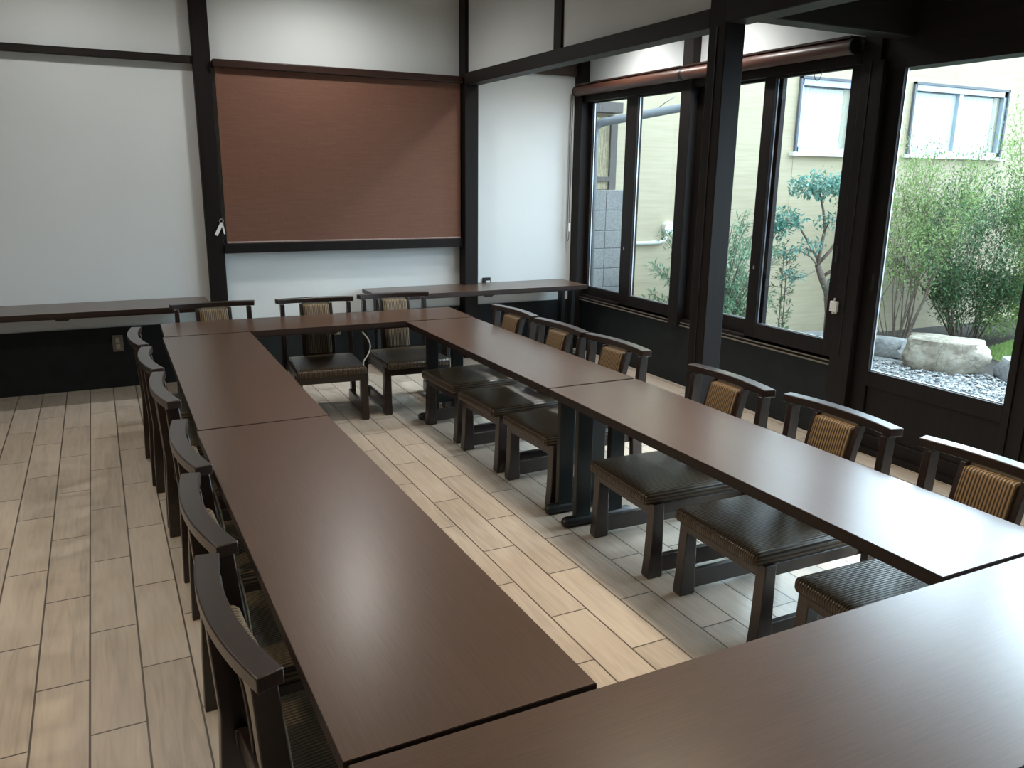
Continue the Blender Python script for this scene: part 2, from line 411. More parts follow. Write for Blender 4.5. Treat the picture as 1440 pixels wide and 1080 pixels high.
for i, (y1, y0) in enumerate(((3.165, 2.25), (2.25, 1.34), (1.34, .42))):
    dr = empty('door_%d' % (i+1), (XW, (y0+y1)/2, 0))
    struct(dr, ('glass garden door beside the corner post, showing a big rock', 'second glass garden door, at the right edge of the photo', 'third glass garden door nearest the viewer')[i], 'door')
    xx = 3.79 if i % 2 == 0 else 3.80
    gy1 = 3.068 if i == 0 else y1-.07
    gy0 = 2.287 if i == 0 else y0+.06
    s = leaf(dr, 'leaf', xx, y0, y1, .02, 2.10, gy0, gy1, .46, 2.053, low=(.10, .373), handle=(gy1+.035, .95)); rel(s, dr)
struct(B(3.73, 3.86, 3.165, 3.2, 0, 2.1).build('trim_17', M['frame']), 'dark door jamb beside the post', 'jamb')

# ------------------------------------------------------------------ brown blind on the back wall
bl = tag(empty('roller_blind', (1.74, 6.2, 2.2)), 'wide brown roller blind pulled down on the back wall', 'blind')
def relto(o, p): o.parent = p; o.matrix_parent_inverse = Matrix.Translation(-p.location); return o
relto(B(.81, 2.652, 6.165, 6.262, 2.185, 2.235).build('cassette', M['blind_case'], bevel=.006), bl)
relto(B(.825, 2.645, 6.208, 6.212, 1.005, 2.19).build('fabric', M['blind']), bl)
relto(B(.825, 2.645, 6.203, 6.216, .993, 1.007).build('hem_bar', M['blind_hem'], bevel=.003), bl)
tp = tag(empty('cord_tag', (.748, 6.2, 1.10)), 'white strips on a ring hung on the post left of the brown blind', 'tag')
pts = [(.795+.013*math.cos(a), 6.20, 1.155+.013*math.sin(a)) for a in [2*PI*k/16 for k in range(17)]]
relto(MB().tube(pts, .0025, 6).build('ring', M['alu'], smooth='all'), tp)
def strip(a, b, w):
    a = Vector(a); b = Vector(b); d = (b-a).normalized(); n = Vector((0,1,0)); s = d.cross(n)*w/2
    return MB().loft([[a-s-n*.001, a+s-n*.001, a+s+n*.001, a-s+n*.001], [b-s-n*.001, b+s-n*.001, b+s+n*.001, b-s+n*.001]])
relto(strip((.797,6.196,1.14), (.752,6.194,1.055), .022).build('strip', M['white_plastic']), tp)
relto(strip((.797,6.198,1.14), (.812,6.197,1.062), .012).build('strip', M['white_plastic']), tp)

# rolled blinds above the windows
def rolled(y0, y1, label):
    r = tag(empty('rolled_blind', (3.70, (y0+y1)/2, 2.18)), label, 'blind', 'rolled blinds above the garden windows')
    relto(MB().tube([(3.70, y0, 2.182), (3.70, y1, 2.182)], .040, 24).build('fabric_roll', M['blind_tube'], smooth=True), r)
    relto(B(3.675, 3.79, y0+.005, y1-.005, 2.224, 2.236).build('top_rail', M['blind_case']), r)
    for a, b in ((y0-.012, y0), (y1, y1+.010)):
        relto(MB().tube([(3.70, a, 2.182), (3.70, b, 2.182)], .043, 20).build('end_cap', M['black_metal'], smooth=True), r)
    return r
r1 = rolled(4.80, 6.20, 'brown blind rolled up above the far garden window')
r2 = rolled(3.345, 4.775, 'brown blind rolled up above the window behind the freestanding post')
# bead chain of the first rolled blind
def chain(name, y, x, z0, z1, w, label):
    pts = [(x, y-w, z0)]
    n = 14
    pts += [(x+.004*math.sin(k), y-w*1.0, z0+(z1-z0)*k/n) for k in range(1, n)]
    pts += [(x, y-w*math.cos(a), z1-.03*math.sin(a)) for a in [PI*k/8 for k in range(9)]]
    pts += [(x, y+w, z1+(z0-z1)*k/n) for k in range(1, n+1)]
    return pts
pc = relto(MB().tube(chain('c', 6.212, 3.66, 2.16, .98, .014, ''), .0032, 6).build('pull_chain', M['cord'], smooth='all'), r1)
B(3.652, 3.668, 6.190, 6.202, 1.03, 1.10).build('weight', M['white_plastic'], bevel=.003).parent = pc
pts = [(3.755, 3.63+.03*math.cos(a), 2.095-.055*math.sin(a)) for a in [PI*k/12 for k in range(13)]]
relto(MB().tube(pts, .002, 6).build('pull_chain', M['cord'], smooth='all'), r2)
# white window alarm
al = tag(empty('window_alarm', (3.735, 3.315, .788)), 'small white plastic window alarm stuck on the dark sash edge', 'alarm')
relto(B(3.726, 3.745, 3.292, 3.342, .758, .818).build('case', M['white_plastic'], bevel=.003), al)
for a, b, c, d in ((3.314, 3.319, .816, .836), (3.297, 3.303, .748, .760), (3.319, 3.325, .744, .760), (3.311, 3.316, .748, .760)):
    relto(B(3.730, 3.740, a, b, c, d).build('prong', M['white_plastic']), al)

# outlets
def outlet(x, z, label, w=.07, h=.115, dark=False):
    o = tag(empty('wall_outlet', (x, 6.258, z)), label, 'outlet')
    m1, m2 = (M['black_metal'], M['alu']) if dark else (M['outlet'], M['outlet_in'])
    relto(B(x-w/2, x+w/2, 6.247, 6.259, z-h/2, z+h/2).build('plate', m1, bevel=.003), o)
    if dark:
        relto(B(x-.015, x+.02, 6.243, 6.248, z-.012, z+.008).build('socket', M['white_plastic']), o)
    else:
        relto(B(x-.013, x+.013, 6.243, 6.248, z+.004, z+.040).build('socket', m2, bevel=.002), o)
        relto(B(x-.013, x+.013, 6.243, 6.248, z-.040, z-.004).build('socket', m2, bevel=.002), o)
outlet(.05, .317, 'beige double outlet low on the black wainscot at left')
o = tag(empty('wall_outlet', (1.6, 6.258, .29)), 'small pale outlet on black wainscot between two chairs at the back table', 'outlet')
relto(B(1.565, 1.635, 6.247, 6.259, .262, .318).build('plate', M['outlet'], bevel=.003), o)
relto(B(1.578, 1.622, 6.243, 6.248, .275, .305).build('socket', M['outlet_in'], bevel=.002), o)
o = tag(empty('wall_outlet', (2.905, 6.26, .62)), 'small dark outlet on the white wall just above the right side table', 'outlet')
relto(B(2.87, 2.94, 6.255, 6.272, .598, .655).build('plate', M['black_metal'], bevel=.002), o)
relto(B(2.895, 2.93, 6.25, 6.257, .612, .63).build('socket', M['white_plastic']), o)

# ------------------------------------------------------------------ tables
TH = .617
def make_table(L, W, x, y, rz, label, group, latch=False):
    t = tag(empty('folding_table', (x, y, 0), rz), label, 'table', group)
    a, b = L/2, W/2
    mb = MB()
    # top: veneer top face and dark edge band
    z0, z1 = TH-.030, TH
    mb.box(-a, a, -b, b, z0, z1-.0015, 1)
    mb.box(-a+.0012, a-.0012, -b+.0012, b-.0012, z1-.003, z1, 0)
    mb.build('tabletop', [M['table'], M['table_edge']], t)
    mb = MB(); i = .014
    mb.box(-a+i, a-i, -b+i, -b+i+.018, z0-.012, z0); mb.box(-a+i, a-i, b-i-.018, b-i, z0-.012, z0)
    mb.box(-a+i, -a+i+.018, -b+i, b-i, z0-.012, z0); mb.box(a-i-.018, a-i, -b+i, b-i, z0-.012, z0)
    mb.build('under_frame', M['table_edge'], t)
    for s in (-1, 1):
        cx = s*(a-.072)
        lg = empty('leg', (0,0,0)); 
        bpy.data.objects.remove(lg)
        mb = MB()
        for k in (-1, 1):
            mb.box(cx-.015, cx+.015, k*.083-.038, k*.083+.038, .035, z0-.012)
        mb.box(cx-.03, cx+.03, -.17, .17, z0-.014, z0)
        mb.box(cx-.010, cx+.010, -.05, .05, .10, .16)
        l = mb.build('leg', M['black_metal'], t, bevel=.004)
        # rounded foot bar
        f = MB()
        ring = lambda yy, sc: [Vector((cx+.026*sc*math.cos(q), yy, .024+.024*sc*math.sin(q))) for q in [2*PI*(k+.5)/10 for k in range(10)]]
        f.loft([ring(-.178, .55), ring(-.170, .86), ring(-.155, 1), ring(.155, 1), ring(.170, .86), ring(.178, .55)])
        f.build('foot', M['black_metal'], l, smooth=True)
    for s in (-1, 1):
        mb = MB(); mb.tube([(s*(a-.13), 0, z0-.03), (s*(a-.38), 0, z0-.006)], .009, 8)
        mb.build('stay', M['black_metal'], t, smooth=True)
    mb = MB(); n = 8
    prof = [(-.05, z0-.008), (-.03, z0-.024), (.03, z0-.024), (.05, z0-.008)]
    mb.loft([[Vector((px, -b+.020, pz)) for px, pz in prof], [Vector((px, -b+.045, pz)) for px, pz in prof]])
    mb.build('lock_lever', M['table_edge'], t)
    return t
G1 = 'dark veneer tables set in a rectangle'
make_table(1.815, .458, .480, 3.816, PI/2 - math.radians(.45), 'dark brown table in the left row, farther of the two', G1)
make_table(1.838, .460, .476, 1.982, PI/2 + math.radians(.5), 'dark brown table in the left row, nearer the viewer', G1)
make_table(1.766, .446, 1.864, 3.810, PI/2 + math.radians(.4), 'dark brown table in the right row, farther of the two', G1)
make_table(1.850, .446, 1.866, 1.989, PI/2 - math.radians(.1), 'dark brown table in the right row, nearer and lit blue by the window', G1)
make_table(1.822, .44, 1.184, 4.942, math.radians(-1.2), 'dark brown table closing the rectangle at the far end', G1)
make_table(1.80, .452, 1.160, .826, 0, 'dark brown table across the bottom of the photo, nearest the viewer', G1)
G2 = 'dark tables pushed against the back wall'
make_table(1.80, .45, -.252, 6.03, math.radians(-.7), 'dark side table against the back wall on the left', G2)
make_table(1.80, .45, 2.715, 6.015, math.radians(0), 'dark side table against the back wall in the right corner', G2)

# ------------------------------------------------------------------ chairs
def make_chair():
    t = empty('dining_chair', (0,0,0))
    W = M['chair']
    # cushion
    nx, ny = 22, 20
    x0, x1, y0, y1 = -.2125, .2125, -.285, .172
    def sup(u, v, sh):
        return (u, v)
    rings = []
    prof = [(.300, .010), (.304, .003), (.312, 0), (.330, 0), (.339, .003), (.345, .010), (.348, .022), (.3495, .06), (.350, .12), (.3505, .19)]
    N = 48
    def outline(ins):
        hx, hy = (x1-x0)/2-ins, (y1-y0)/2-ins; cx, cy = 0, (y0+y1)/2; r = max(.004, .022-ins*.5); out = []
        for (sx, sy, a0) in ((1,1,0), (-1,1,90), (-1,-1,180), (1,-1,270)):
            for k in range(7):
                a = math.radians(a0+90*k/6)
                out.append(Vector((cx+sx*(hx-r)+r*math.cos(a), cy+sy*(hy-r)+r*math.sin(a), 0)))
        return out
    for z, ins in prof:
        rings.append([Vector((p.x, p.y, z)) for p in outline(ins)])
    mb = MB(); mb.loft(rings)
    c = mb.build('seat', [M['seat_fabric'], M['seat_side']], t, smooth='all')
    me = c.data
    for p in me.polygons:
        if abs(p.normal.x) > .75: p.material_index = 1
    # aprons
    mb = MB(); mb.box(-.19, .19, -.245, -.222, .252, .302); mb.box(-.19, .19, .195, .215, .252, .310)
    mb.box(-.212, -.190, -.23, .22, .258, .302); mb.box(.190, .212, -.23, .22, .258, .302)
    mb.build('seat_frame', W, t, bevel=.003)
    rect = lambda x, y, z, a, b: [Vector((x-a/2, y-b/2, z)), Vector((x+a/2, y-b/2, z)), Vector((x+a/2, y+b/2, z)), Vector((x-a/2, y+b/2, z))]
    for s in (-1, 1):
        mb = MB(); mb.loft([rect(s*.199, -.226, 0, .040, .060), rect(s*.199, -.226, .012, .046, .066), rect(s*.199, -.224, .09, .045, .056), rect(s*.198, -.222, .302, .044, .044)])
        mb.build('front_leg', W, t, bevel=.003)
        mb = MB(); mb.loft([rect(s*.222, .228, 0, .028, .062), rect(s*.219, .224, .2, .028, .058), rect(s*.215, .218, .34, .028, .056), rect(s*.2125, .232, .52, .027, .050), rect(s*.212, .243, .674, .026, .044)])
        mb.build('rear_leg', W, t, bevel=.003)
        mb = MB(); mb.loft([rect(s*.201, 0, .018, .026, .42), rect(s*.201, 0, .088, .024, .42)])
        mb.build('skid', W, t, bevel=.003)
    # bowed top rail
    mb = MB(); rings = []
    n = 24
    for k in range(n+1):
        x = -.2475+.495*k/n; u = x/.2475; yc = .268-.031*u*u; hw = .0245
        sl = Vector((1, -.031*2*u/.2475, 0)).normalized(); nn = Vector((-sl.y, sl.x, 0))
        c0 = Vector((x, yc, 0))
        rings.append([c0-nn*hw+Vector((0,0,.679)), c0+nn*hw+Vector((0,0,.679)), c0+nn*hw+Vector((0,0,.708)), c0-nn*hw+Vector((0,0,.708))])
    mb.loft(rings); mb.build('top_rail', W, t, bevel=.003, angle=30)
    # back pad, reclined and slightly bowed
    def yb(z): 
        q = (z-.36)/(.69-.36); return .197+.050*q+.010*q*q-.010*math.sin(PI*q)
    bp = empty('tmp'); bpy.data.objects.remove(bp)
    def slab(y_off, th, zz, hw, nx=10, rnd=.006):
        rr = []
        for i, z in enumerate(zz):
            e = 0 if 0 < i < len(zz)-1 else rnd
            top = []; bot = []
            for k in range(nx+1):
                x = -hw+e+(2*hw-2*e)*k/nx; bow = -.005*(x/.085)**2
                top.append(Vector((x, yb(z)+y_off-th+e+bow+(.008 if k in (0, nx) else 0), z)))
                bot.append(Vector((x, yb(z)+y_off+bow, z)))
            rr.append(top + bot[::-1])
        return MB().loft(rr)
    zz = [.352, .356] + [.36+.295*k/12 for k in range(13)] + [.663, .668]
    slab(0, .030, zz, .083).build('back_pad', M['pad_fabric'], t, smooth=True, angle=60)
    slab(.012, .0118, [.30+.385*k/12 for k in range(13)], .086, rnd=0).build('back_panel', M['greige'], t, smooth=True)
    for s in (-1, 1):
        rr = []
        for k in range(13):
            z = .262+.412*k/12
            rr.append(rect(s*.0955, yb(max(z,.30))-.004, z, .018, .032))
        MB().loft(rr).build('back_upright', W, t, bevel=.002)
    return t
proto = make_chair()
GC = 'low dark wood dining chairs around the tables'
# chairs: (x, y, facing angle, label); local -y is the front
RIGHT = -PI/2     # faces -x
LEFT = PI/2       # faces +x
rows = []
rx = [(1.960, 4.335, 3.5), (1.968, 3.795, 2), (1.990, 3.278, 2), (2.012, 2.503, -2), (2.030, 1.950, -1), (2.024, 1.372, -2)]
rl = ['dark wooden chair with ribbed tan back pad, farthest in the right row',
      'dark chair with ribbed tan back pad, second from the far end of right row',
      'dark wooden chair at the right row, just beyond the seam between its two tables',
      'dark wooden chair in front of the freestanding post, first on the nearer right table',
      'dark wooden chair in the right row, second from the right edge of the photo',
      'dark wooden chair nearest in the right row, rail cut by the right photo edge']
for (x, y, a), l in zip(rx, rl): rows.append((x, y, RIGHT + math.radians(a), l))
lx = [(.372, 4.345, 1), (.395, 3.80, 2), (.410, 3.250, 2), (.425, 2.515, 2), (.408, 1.985, 3), (.395, 1.468, 4.5)]
ll = ['dark wooden chair farthest along the left row, under the beige wall outlet',
      'dark wooden chair second from the far end of the left row',
      'dark wooden chair third from the far end of the left row, near the table seam',
      'dark wooden chair in the left row, just on the near side of the table seam',
      'dark wooden chair in the left row, second nearest to the viewer',
      'dark wooden chair at bottom left, nearest to the viewer with its bowed rail largest']
for (x, y, a), l in zip(lx, ll): rows.append((x, y, LEFT + math.radians(a), l))
bx = [(.595, 5.065, 0), (1.205, 5.035, -4), (1.755, 5.055, -1.5)]
blb = ['dark wooden chair at left of the far table, in front of the left wall post',
       'dark wooden chair in the middle of the far table, turned slightly, white cable beside it',
       'dark wooden chair at the right end of the far table, before the right side table']
for (x, y, a), l in zip(bx, blb): rows.append((x, y, math.radians(a), l))
for i, (x, y, a, l) in enumerate(rows):
    c = proto if i == 0 else copy_tree(proto)
    c.location = (x, y, 0); c.rotation_euler = (0, 0, a); tag(c, l, 'chair', GC)

# hanging white cable
pts = []
for k in range(25):
    q = k/24
    z = .565-.215*q; x = 1.372+.038*math.sin(PI*min(1, q*1.15))*1.15+.018*q - .012*q*q; y = 4.74+.02*q
    pts.append((x, y, z))
tag(MB().tube(pts, .0042, 8).build('white_cable', M['white_plastic'], smooth='all'), 'thin white cable hanging from the far table down to a chair seat', 'cable')

# ------------------------------------------------------------------ lamps: recessed downlights out of view overhead
WARM = (1.0, .86, .68); NEUT = (1.0, .98, .94)
def downlight(x, y, z, watts, colr, cone=120, label='', blend=.9, size=.07):
    d = tag(empty('downlight', (x, y, z)), label, 'lamp', 'recessed ceiling downlights')
    rings = []
    for r, dz in ((.065, -.001), (.065, -.006), (.05, -.006), (.045, -.001)):
        rings.append([Vector((r*math.cos(2*PI*k/24), r*math.sin(2*PI*k/24), dz)) for k in range(24)])
    MB().loft(rings, cap=False).build('trim_ring', M['white_plastic'], d, smooth=True)
    L = bpy.data.lights.new('downlight_lamp', 'SPOT'); L.energy = watts; L.color = colr
    L.spot_size = math.radians(cone); L.spot_blend = blend; L.shadow_soft_size = size
    o = bpy.data.objects.new('downlight_lamp', L); COL.objects.link(o); o.parent = d; o.location = (0,0,-.012)
    return d
for x, y, w, lab in ((2.0, .95, 215, 'near right'), (1.90, 2.30, 215, 'middle right'), (1.72, 4.10, 130, 'far right'), (1.50, 5.50, 95, 'by the brown blind'),
                (-1.15, 1.75, 205, 'near left'), (-1.0, 3.7, 85, 'middle left'), (-.1, 5.50, 46, 'far left by the wall')):
    downlight(x, y, ZC, w, WARM if y < 4 else NEUT, 104 if lab in ('near right', 'middle right', 'far right') else 165, 'recessed downlight over the main room, ' + lab)
for y, w, lab in ((5.30, 95, 'at its far end'), (4.35, 95, 'by the freestanding post')):
    downlight(3.33, y, ZA, w, NEUT, 150, 'recessed downlight over the window aisle, ' + lab)
downlight(3.28, 1.6, ZA, 30, WARM, 130, 'recessed downlight over the window aisle, by the doors')

# ------------------------------------------------------------------ outside
GZ = -.20
struct(B(3.87, 30, -25, 6.6, GZ-.3, GZ-.02).build('ground', M['soil']), 'dark garden soil', 'ground')
# gravel: base and loose stones
tagk = []
mb = MB()
rnd = random.Random(3)
def pebble(x, y, z, r):
    a = rnd.uniform(0, PI); sx, sy, sz = r*rnd.uniform(.8,1.4), r*rnd.uniform(.7,1.1), r*rnd.uniform(.5,.8)
    ca, sa = math.cos(a), math.sin(a)
    vs = [(0,0,1), (0,0,-1)]
    for k in range(5):
        q = 2*PI*k/5; vs.append((math.cos(q), math.sin(q), rnd.uniform(-.2,.25)))
    vs = [Vector((x+(p[0]*sx*ca-p[1]*sy*sa), y+(p[0]*sx*sa+p[1]*sy*ca), z+p[2]*sz)) for p in vs]
    fs = [(0, 2+k, 2+(k+1) % 5) for k in range(5)] + [(1, 2+(k+1) % 5, 2+k) for k in range(5)]
    mb.add(vs, fs)
n = 0
while n < 15000:
    x = rnd.uniform(4.0, 8.2); y = rnd.uniform(.6, 5.9)
    # inside the stone line
    lim = 6.85 + max(-.5, min(.6, (4.75-y)*.45))
    if x > lim+.12 or y > 5.9: continue
    if x/y < .85: continue
    pebble(x, y, GZ+rnd.uniform(-.006,.008), rnd.uniform(.010,.020)); n += 1
g = mb.build('gravel', M['pebble']); tag(g, 'white and grey gravel in front of the big rock', 'gravel', kind='stuff')
struct(B(3.88, 6.9, -3, 6.3, GZ-.06, GZ-.012).build('gravel_bed', M['rock_grey']), 'grey bed under the garden gravel', 'ground')

def make_rock(name, loc, size, rz, mat, label, seed, flat=.55, group=None, sub=4, amp=.22):
    import bmesh
    bm = bmesh.new(); bmesh.ops.create_icosphere(bm, subdivisions=sub, radius=1)
    for v in bm.verts:
        p = v.co.copy()
        q = max(abs(p.x), abs(p.y), abs(p.z)); p = p.lerp(p/q, .45)*.82
        nn = noise.noise(p*1.3+Vector((seed,0,0)))*amp + noise.noise(p*3.1+Vector((0,seed,0)))*amp*.45 + abs(noise.noise(p*6+Vector((0,0,seed))))*amp*.25
        p = p*(1+nn)
        if p.z > flat: p.z = flat+(p.z-flat)*.25
        if p.z < -.7: p.z = -.7
        v.co = Vector((p.x*size[0], p.y*size[1], (p.z+.7)*size[2]))
    me = bpy.data.meshes.new(name); bm.to_mesh(me); bm.free(); me.materials.append(mat)
    for p in me.polygons: p.use_smooth = True
    me.set_sharp_from_angle(angle=math.radians(38))
    o = bpy.data.objects.new(name, me); COL.objects.link(o); o.location = loc; o.rotation_euler = (0,0,rz)
    tag(o, label, 'rock', group); return o
make_rock('boulder', (6.95, 4.85, GZ-.03), (.44, .30, .24), math.radians(-58), M['rock'], 'big flat-topped tan boulder in the gravel, seen through the glass door', 2.3)
GR = 'grey edging rocks beside the boulder'
make_rock('garden_rock', (6.98, 5.52, GZ-.03), (.26, .17, .15), math.radians(-60), M['rock_grey'], 'low grey rock at the left of the big boulder', 5.1, group=GR, sub=3)
make_rock('garden_rock', (7.22, 4.26, GZ-.03), (.24, .20, .16), math.radians(-40), M['rock_grey'], 'low grey rock at the right of the big boulder', 8.4, group=GR, sub=3)
make_rock('garden_rock', (6.62, 6.05, GZ-.03), (.24, .15, .14), math.radians(-20), M['rock_grey'], 'grey rock below the small tree at the foot of the cream wall', 3.7, group=GR, sub=3)
make_rock('garden_rock', (6.10, 6.10, GZ-.03), (.20, .14, .12), math.radians(10), M['rock_grey'], 'grey rock at the wall left of the small tree', 9.2, group=GR, sub=3)

# neighbouring house: cream wall with two windows
YN = 6.45
nh = tag(empty('neighbouring_house', (7, YN, GZ)), 'cream sided neighbouring house behind the garden plants', 'house')
def hole_wall(holes, x0, x1, z0, z1, y0, y1):
    xs = sorted({x0, x1} | {h[0] for h in holes} | {h[1] for h in holes}); mb = MB()
    for a, b in zip(xs, xs[1:]):
        hs = [h for h in holes if h[0] <= a and h[1] >= b]
        if not hs: mb.box(a, b, y0, y1, z0, z1)
        else:
            h = hs[0]; mb.box(a, b, y0, y1, z0, h[2]); mb.box(a, b, y0, y1, h[3], z1)
    return mb
holes = [(6.43, 7.28, 1.765, 2.50), (8.10, 9.74, 1.78, 2.54)]
relto(hole_wall(holes, 4.0, 16, GZ-.1, 3.35, YN, YN+.12).build('wall', M['siding']), nh)
relto(B(6.44, 6.452, YN-.004, YN+.01, .9, 1.75).build('wall_joint', M['siding']), nh)
for x0, x1, z0, z1 in holes:
    mb = MB(); f = .045
    mb.box(x0, x0+.025, YN-.03, YN+.08, z0, z1, 1); mb.box(x1-.025, x1, YN-.03, YN+.08, z0, z1, 1); mb.box(x0, x1, YN-.03, YN+.08, z1-.025, z1, 1)
    mb.box(x0+.025, x0+.06, YN-.01, YN+.07, z0, z1-.025); mb.box(x1-.07, x1-.025, YN-.01, YN+.07, z0, z1-.025)
    mb.box(x0+.02, x1-.02, YN-.01, YN+.07, z1-.085, z1-.025); mb.box(x0+.02, x1-.02, YN-.01, YN+.07, z0, z0+.05)
    if x1-x0 > 1: mb.box((x0+x1)/2-.03, (x0+x1)/2+.03, YN, YN+.07, z0, z1-.03)
    w = relto(mb.build('window', [M['win_frame'], M['win_dark']]), nh)
    g = B(x0+.05, x1-.05, YN+.03, YN+.036, z0+.04, z1-.06).build('pane', M['glass'], w)
    B(x0-.05, x1+.05, YN-.06, YN+.05, z0-.035, z0).build('window_sill', M['white_pipe'], w)
    # wavy curtain
    n = 90; rr = []
    for zz in (z0+.03, z1-.10):
        a = [Vector((x0+.03+(x1-x0-.06)*k/n, YN+.05+.006*math.sin(k*1.1), zz)) for k in range(n+1)]
        b = [p+Vector((0,.004,0)) for p in a]
        rr.append(a+b[::-1])
    MB().loft(rr).build('curtain', M['curtain'], w, smooth=True)
    n = 12; rr = []
    xa, xb = (x1-.17, x1-.06)
    for zz in (z0+.03, z1-.09):
        a = [Vector((xa+(xb-xa)*k/n, YN+.044+.005*math.sin(k*1.3), zz)) for k in range(n+1)]
        rr.append(a+[p+Vector((0,.004,0)) for p in a][::-1])
    MB().loft(rr).build('side_curtain', M['curtain_beige'], w, smooth=True)
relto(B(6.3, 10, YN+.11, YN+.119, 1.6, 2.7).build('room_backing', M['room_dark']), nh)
pts = [(4.30, YN-.025, .885), (4.80, YN-.025, .893), (4.86, YN-.025, .91), (4.878, YN-.025, .95), (4.88, YN-.025, 1.02)]
dp = relto(MB().tube(pts, .018, 10).build('duct', M['white_pipe'], smooth='all'), nh)
MB().tube([(4.90, YN-.05, 1.03), (4.90, YN, 1.03)], .06, 16).build('vent_cap', M['white_pipe'], dp, smooth=True)

# block wall, bamboo fence
bw = tag(empty('block_wall', (4.16, 6.36, GZ)), 'grey concrete block wall below the bamboo fence, seen through the far window', 'wall')
mb = MB()
z = GZ; k = 0
edges = [.68-.172*i for i in range(5, 0, -1)] + [.68, .86, 1.02, 1.20, 1.382]
edges = [e for e in edges if e > GZ-.02]; edges = [GZ] + [e for e in edges if e > GZ+.05]
for i, (a, b) in enumerate(zip(edges, edges[1:])):
    for x0, x1 in ((3.905, 4.115), (4.120, 4.335)):
        mb.box(x0, x1, 6.33, 6.42, a+.003, b-.003)
relto(mb.build('blocks', M['block'], bevel=.004), bw)
relto(B(3.91, 4.33, 6.335, 6.415, GZ, 1.378).build('mortar', M['mortar']), bw)
bf = tag(empty('bamboo_fence', (4.05, 6.38, 1.38)), 'thin slatted bamboo fence standing on the block wall', 'fence')
mb = MB()
for i in range(18): mb.tube([(3.915+.0137*i, 6.375, 1.385), (3.915+.0137*i, 6.375, 2.0)], .0058, 6)
relto(mb.build('slats', M['bamboo'], smooth=True), bf)
relto(B(4.155, 4.225, 6.35, 6.42, 1.382, 2.02).build('post', M['post_grey'], bevel=.003), bf)
relto(B(3.91, 4.16, 6.35, 6.368, 1.455, 1.495).build('rail', M['post_grey']), bf)
relto(B(3.905, 4.26, 6.33, 6.44, 2.04, 2.13).build('cap', M['post_grey'], bevel=.004), bf)
relto(B(3.91, 3.98, 6.36, 6.42, 1.98, 2.05).build('cap_bracket', M['post_grey']), bf)

# rain pipe of our own eave
rp = tag(empty('rain_pipe', (3.97, 6.27, GZ)), 'grey rain pipe with an elbow running up past the far window', 'pipe')
pts = [(3.940, 6.285, GZ), (3.940, 6.285, 1.83), (3.944, 6.283, 1.90), (3.970, 6.270, 1.935), (4.02, 6.25, 1.955), (4.72, 5.86, 2.105), (4.80, 5.815, 2.122)]
relto(MB().tube(pts, .036, 16).build('pipe', M['pipe'], smooth='all'), rp)
relto(MB().tube([(4.40, 6.04, 2.06), (4.48, 6.02, 2.12), (4.56, 6.0, 2.17)], .004, 6).build('wire', M['cord'], smooth='all'), rp)

# ------------------------------------------------------------------ plants
def leafquad(mb, p, d, n, ln, wd, fold=.25):
    d = d.normalized(); s = d.cross(n)
    if s.length < 1e-4: s = d.cross(Vector((1,0,.3)))
    s.normalize(); n = s.cross(d).normalized()
    a = p; m1 = p+d*ln*.5+s*wd/2+n*fold*wd; m2 = p+d*ln*.5-s*wd/2+n*fold*wd; c = p+d*ln*.5; t = p+d*ln
    mb.add([a, m1, t, c, m2], [(0,1,2,3), (0,3,2,4)])
def rvec(r): 
    while True:
        v = Vector((r.uniform(-1,1), r.uniform(-1,1), r.uniform(-1,1)))
        if .05 < v.length < 1: return v
YMAX = [9.0]                                  # the house wall stops growth
def grow(r, p, d, ln, rad, depth, wood, tips, bend=.25, split=2, shrink=.72, spread=.55, up=.1):
    pts = [p.copy()]; rads = [rad]
    q = p.copy(); dd = d.normalized(); n = 5
    for i in range(n):
        dd = (dd+rvec(r)*bend*.5+Vector((0,0,up))*.3).normalized()
        if q.y > YMAX[0] and dd.y > 0: dd.y = -dd.y*.6
        q = q+dd*ln/n; q.y = min(q.y, YMAX[0]+.05)
        pts.append(q.copy()); rads.append(max(.0015, rad*(1-.4*(i+1)/n)))
        if depth <= 2: tips.append((q.copy(), dd.copy()))
    wood.tube(pts, rads, 6 if rad > .006 else 4, cap=False)
    if depth > 0:
        for k in range(split):
            nd = (dd+rvec(r)*spread).normalized()
            grow(r, q, nd, ln*shrink*r.uniform(.8,1.15), rads[-1]*.8, depth-1, wood, tips, bend, split, shrink, spread, up)
def plant(name, base, label, cat, seed, stems, leafm, leaf_ln, leaf_wd, per_tip, jit, group=None, bark=None, clip=None, mat2=None, **kw):
    r = random.Random(seed)
    root = tag(empty(name, base), label, cat, group)
    wood = MB(); tips = []; YMAX[0] = YN-.14-base[1]
    for (off, d, ln, rad, depth) in stems:
        grow(r, Vector(off), Vector(d), ln, rad, depth, wood, tips, **kw)
    wood.build('branches', bark or M['bark'], root, smooth='all')
    lf = MB()
    for p, d in tips:
        for k in range(per_tip):
            q = p+rvec(r)*jit
            if clip and not clip(q): continue
            dd = (d*.4+rvec(r)).normalized()
            leafquad(lf, q, dd, Vector((0,0,1))+rvec(r)*.6, leaf_ln*r.uniform(.7,1.25), leaf_wd*r.uniform(.8,1.2))
    lf.build('foliage', leafm, root)
    return root
